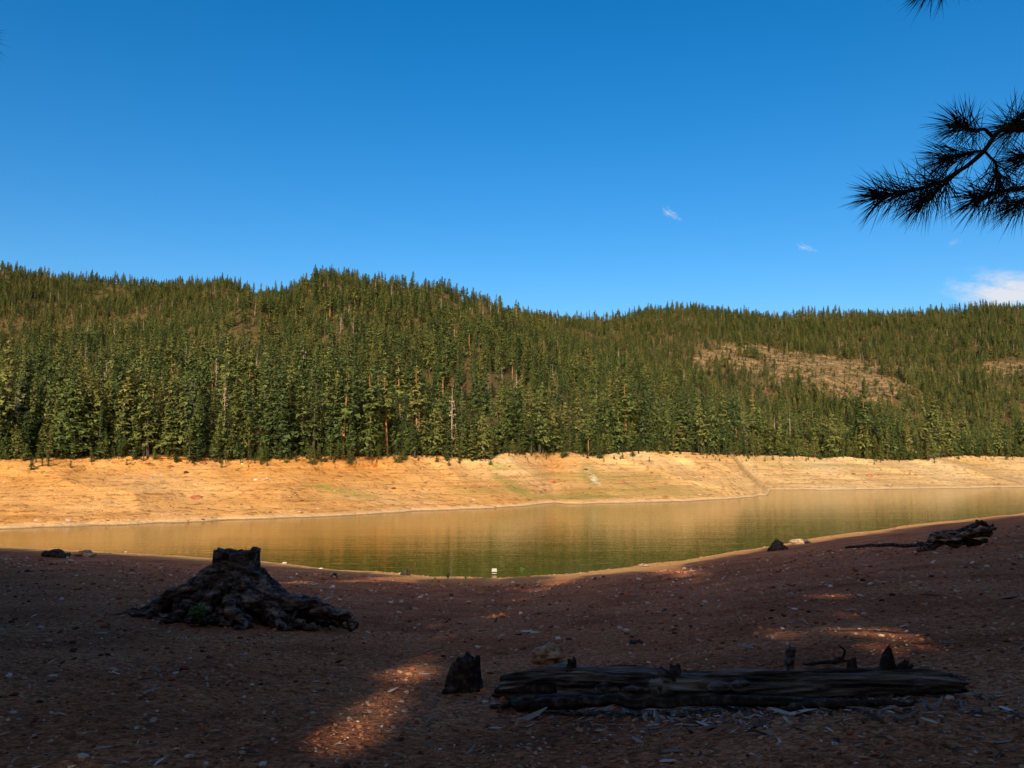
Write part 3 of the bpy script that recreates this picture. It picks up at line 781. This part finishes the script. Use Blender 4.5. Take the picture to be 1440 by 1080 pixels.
tl = Vector((-4.6, 2.4, float(zg(-4.6, 2.4))))
pine('pine_tree', tl, 12, [([tl+Vector((0, 0, 3.6)), W(-160,20,3.7), W(-46,50,3.6)], [.03,.015,.004], .12)], 13)

# ------------------------------------------------------------ world, sun, camera
world = bpy.data.worlds.new('World'); scene.world = world; world.use_nodes = True
wt = NT(world.node_tree); bg = world.node_tree.nodes['Background']
sky = wt.node('ShaderNodeTexSky'); sky.sky_type = 'NISHITA'; sky.sun_disc = False
sky.sun_elevation = SUN_EL; sky.sun_rotation = math.atan2(-SD[0], -SD[1]); sky.altitude = 500; sky.air_density = 1.05; sky.dust_density = 2.0; sky.ozone_density = 3.2
gen = wt.node('ShaderNodeTexCoord').outputs['Generated']
# unseen sun-side sky brightened and tinted to warm shaded ground; deep blue opposite
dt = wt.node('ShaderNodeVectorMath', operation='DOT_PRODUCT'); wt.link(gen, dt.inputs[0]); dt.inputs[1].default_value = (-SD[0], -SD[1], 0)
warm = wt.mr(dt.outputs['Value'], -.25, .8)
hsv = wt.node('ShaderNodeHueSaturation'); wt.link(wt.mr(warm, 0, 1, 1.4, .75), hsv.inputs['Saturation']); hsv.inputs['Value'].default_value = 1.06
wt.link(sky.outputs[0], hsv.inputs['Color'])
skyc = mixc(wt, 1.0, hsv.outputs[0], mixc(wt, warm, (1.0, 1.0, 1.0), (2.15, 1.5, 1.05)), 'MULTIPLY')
def cloud(px, py, wpx, hpx, tilt, scale, lo_, hi_, amt):
    global skyc
    a = (px-720)/F; b2 = (540-py)/F; d = Vector((a, cP-b2*sP, sP+b2*cP)).normalized()
    sub = wt.node('ShaderNodeVectorMath', operation='SUBTRACT'); wt.link(gen, sub.inputs[0]); sub.inputs[1].default_value = d
    vr = wt.node('ShaderNodeVectorRotate', rotation_type='Y_AXIS'); vr.inputs['Angle'].default_value = tilt; wt.link(sub.outputs[0], vr.inputs['Vector'])
    mu = wt.node('ShaderNodeVectorMath', operation='MULTIPLY'); wt.link(vr.outputs[0], mu.inputs[0]); mu.inputs[1].default_value = (F/wpx, 1, F/hpx)
    ln = wt.node('ShaderNodeVectorMath', operation='LENGTH'); wt.link(mu.outputs[0], ln.inputs[0])
    msk = wt.mr(ln.outputs['Value'], 1.0, .2)
    nz = wt.noise(mu.outputs[0], scale, 5, .7)
    fac = math_(wt, 'MULTIPLY', wt.mr(math_(wt, 'ADD', nz, math_(wt, 'MULTIPLY', msk, .3)), lo_, hi_), math_(wt, 'MULTIPLY', msk, amt))
    fac = math_(wt, 'MINIMUM', fac, 1.0)
    skyc = mixc(wt, fac, skyc, (5.0, 5.2, 5.7))
cloud(943, 300, 30, 10, math.radians(-35), 3.2, .68, 1.05, .7)
cloud(1133, 348, 26, 8, math.radians(-25), 3.2, .68, 1.05, .6)
cloud(1342, 340, 14, 8, 0, 2, .7, 1.1, .35)
cloud(1432, 410, 88, 34, math.radians(-12), 1.8, .54, .84, 1.2)
cloud(1395, 385, 40, 12, 0, 2, .65, 1.1, .3)
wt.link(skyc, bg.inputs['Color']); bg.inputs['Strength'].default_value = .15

sun = bpy.data.lights.new('sun', 'SUN'); sun.energy = 4.9; sun.angle = math.radians(.5); sun.color = (1.0, .86, .61)
so = bpy.data.objects.new('sun', sun); scene.collection.objects.link(so)
so.rotation_euler = Vector((SD[0], SD[1], -TANE)).to_track_quat('-Z', 'Y').to_euler(); so.location = (-10, -60, 60)

cam = bpy.data.cameras.new('camera'); co = bpy.data.objects.new('camera', cam); scene.collection.objects.link(co)
cam.sensor_width = 36; cam.lens = F/1440*36; cam.clip_end = 8000; cam.clip_start = .05
co.location = (0, 0, EYE); co.rotation_euler = (math.pi/2+P, 0, 0)
scene.camera = co
scene.view_settings.view_transform = 'Standard'; scene.view_settings.look = 'None'; scene.view_settings.exposure = 0
print('done', time.time()-T0)
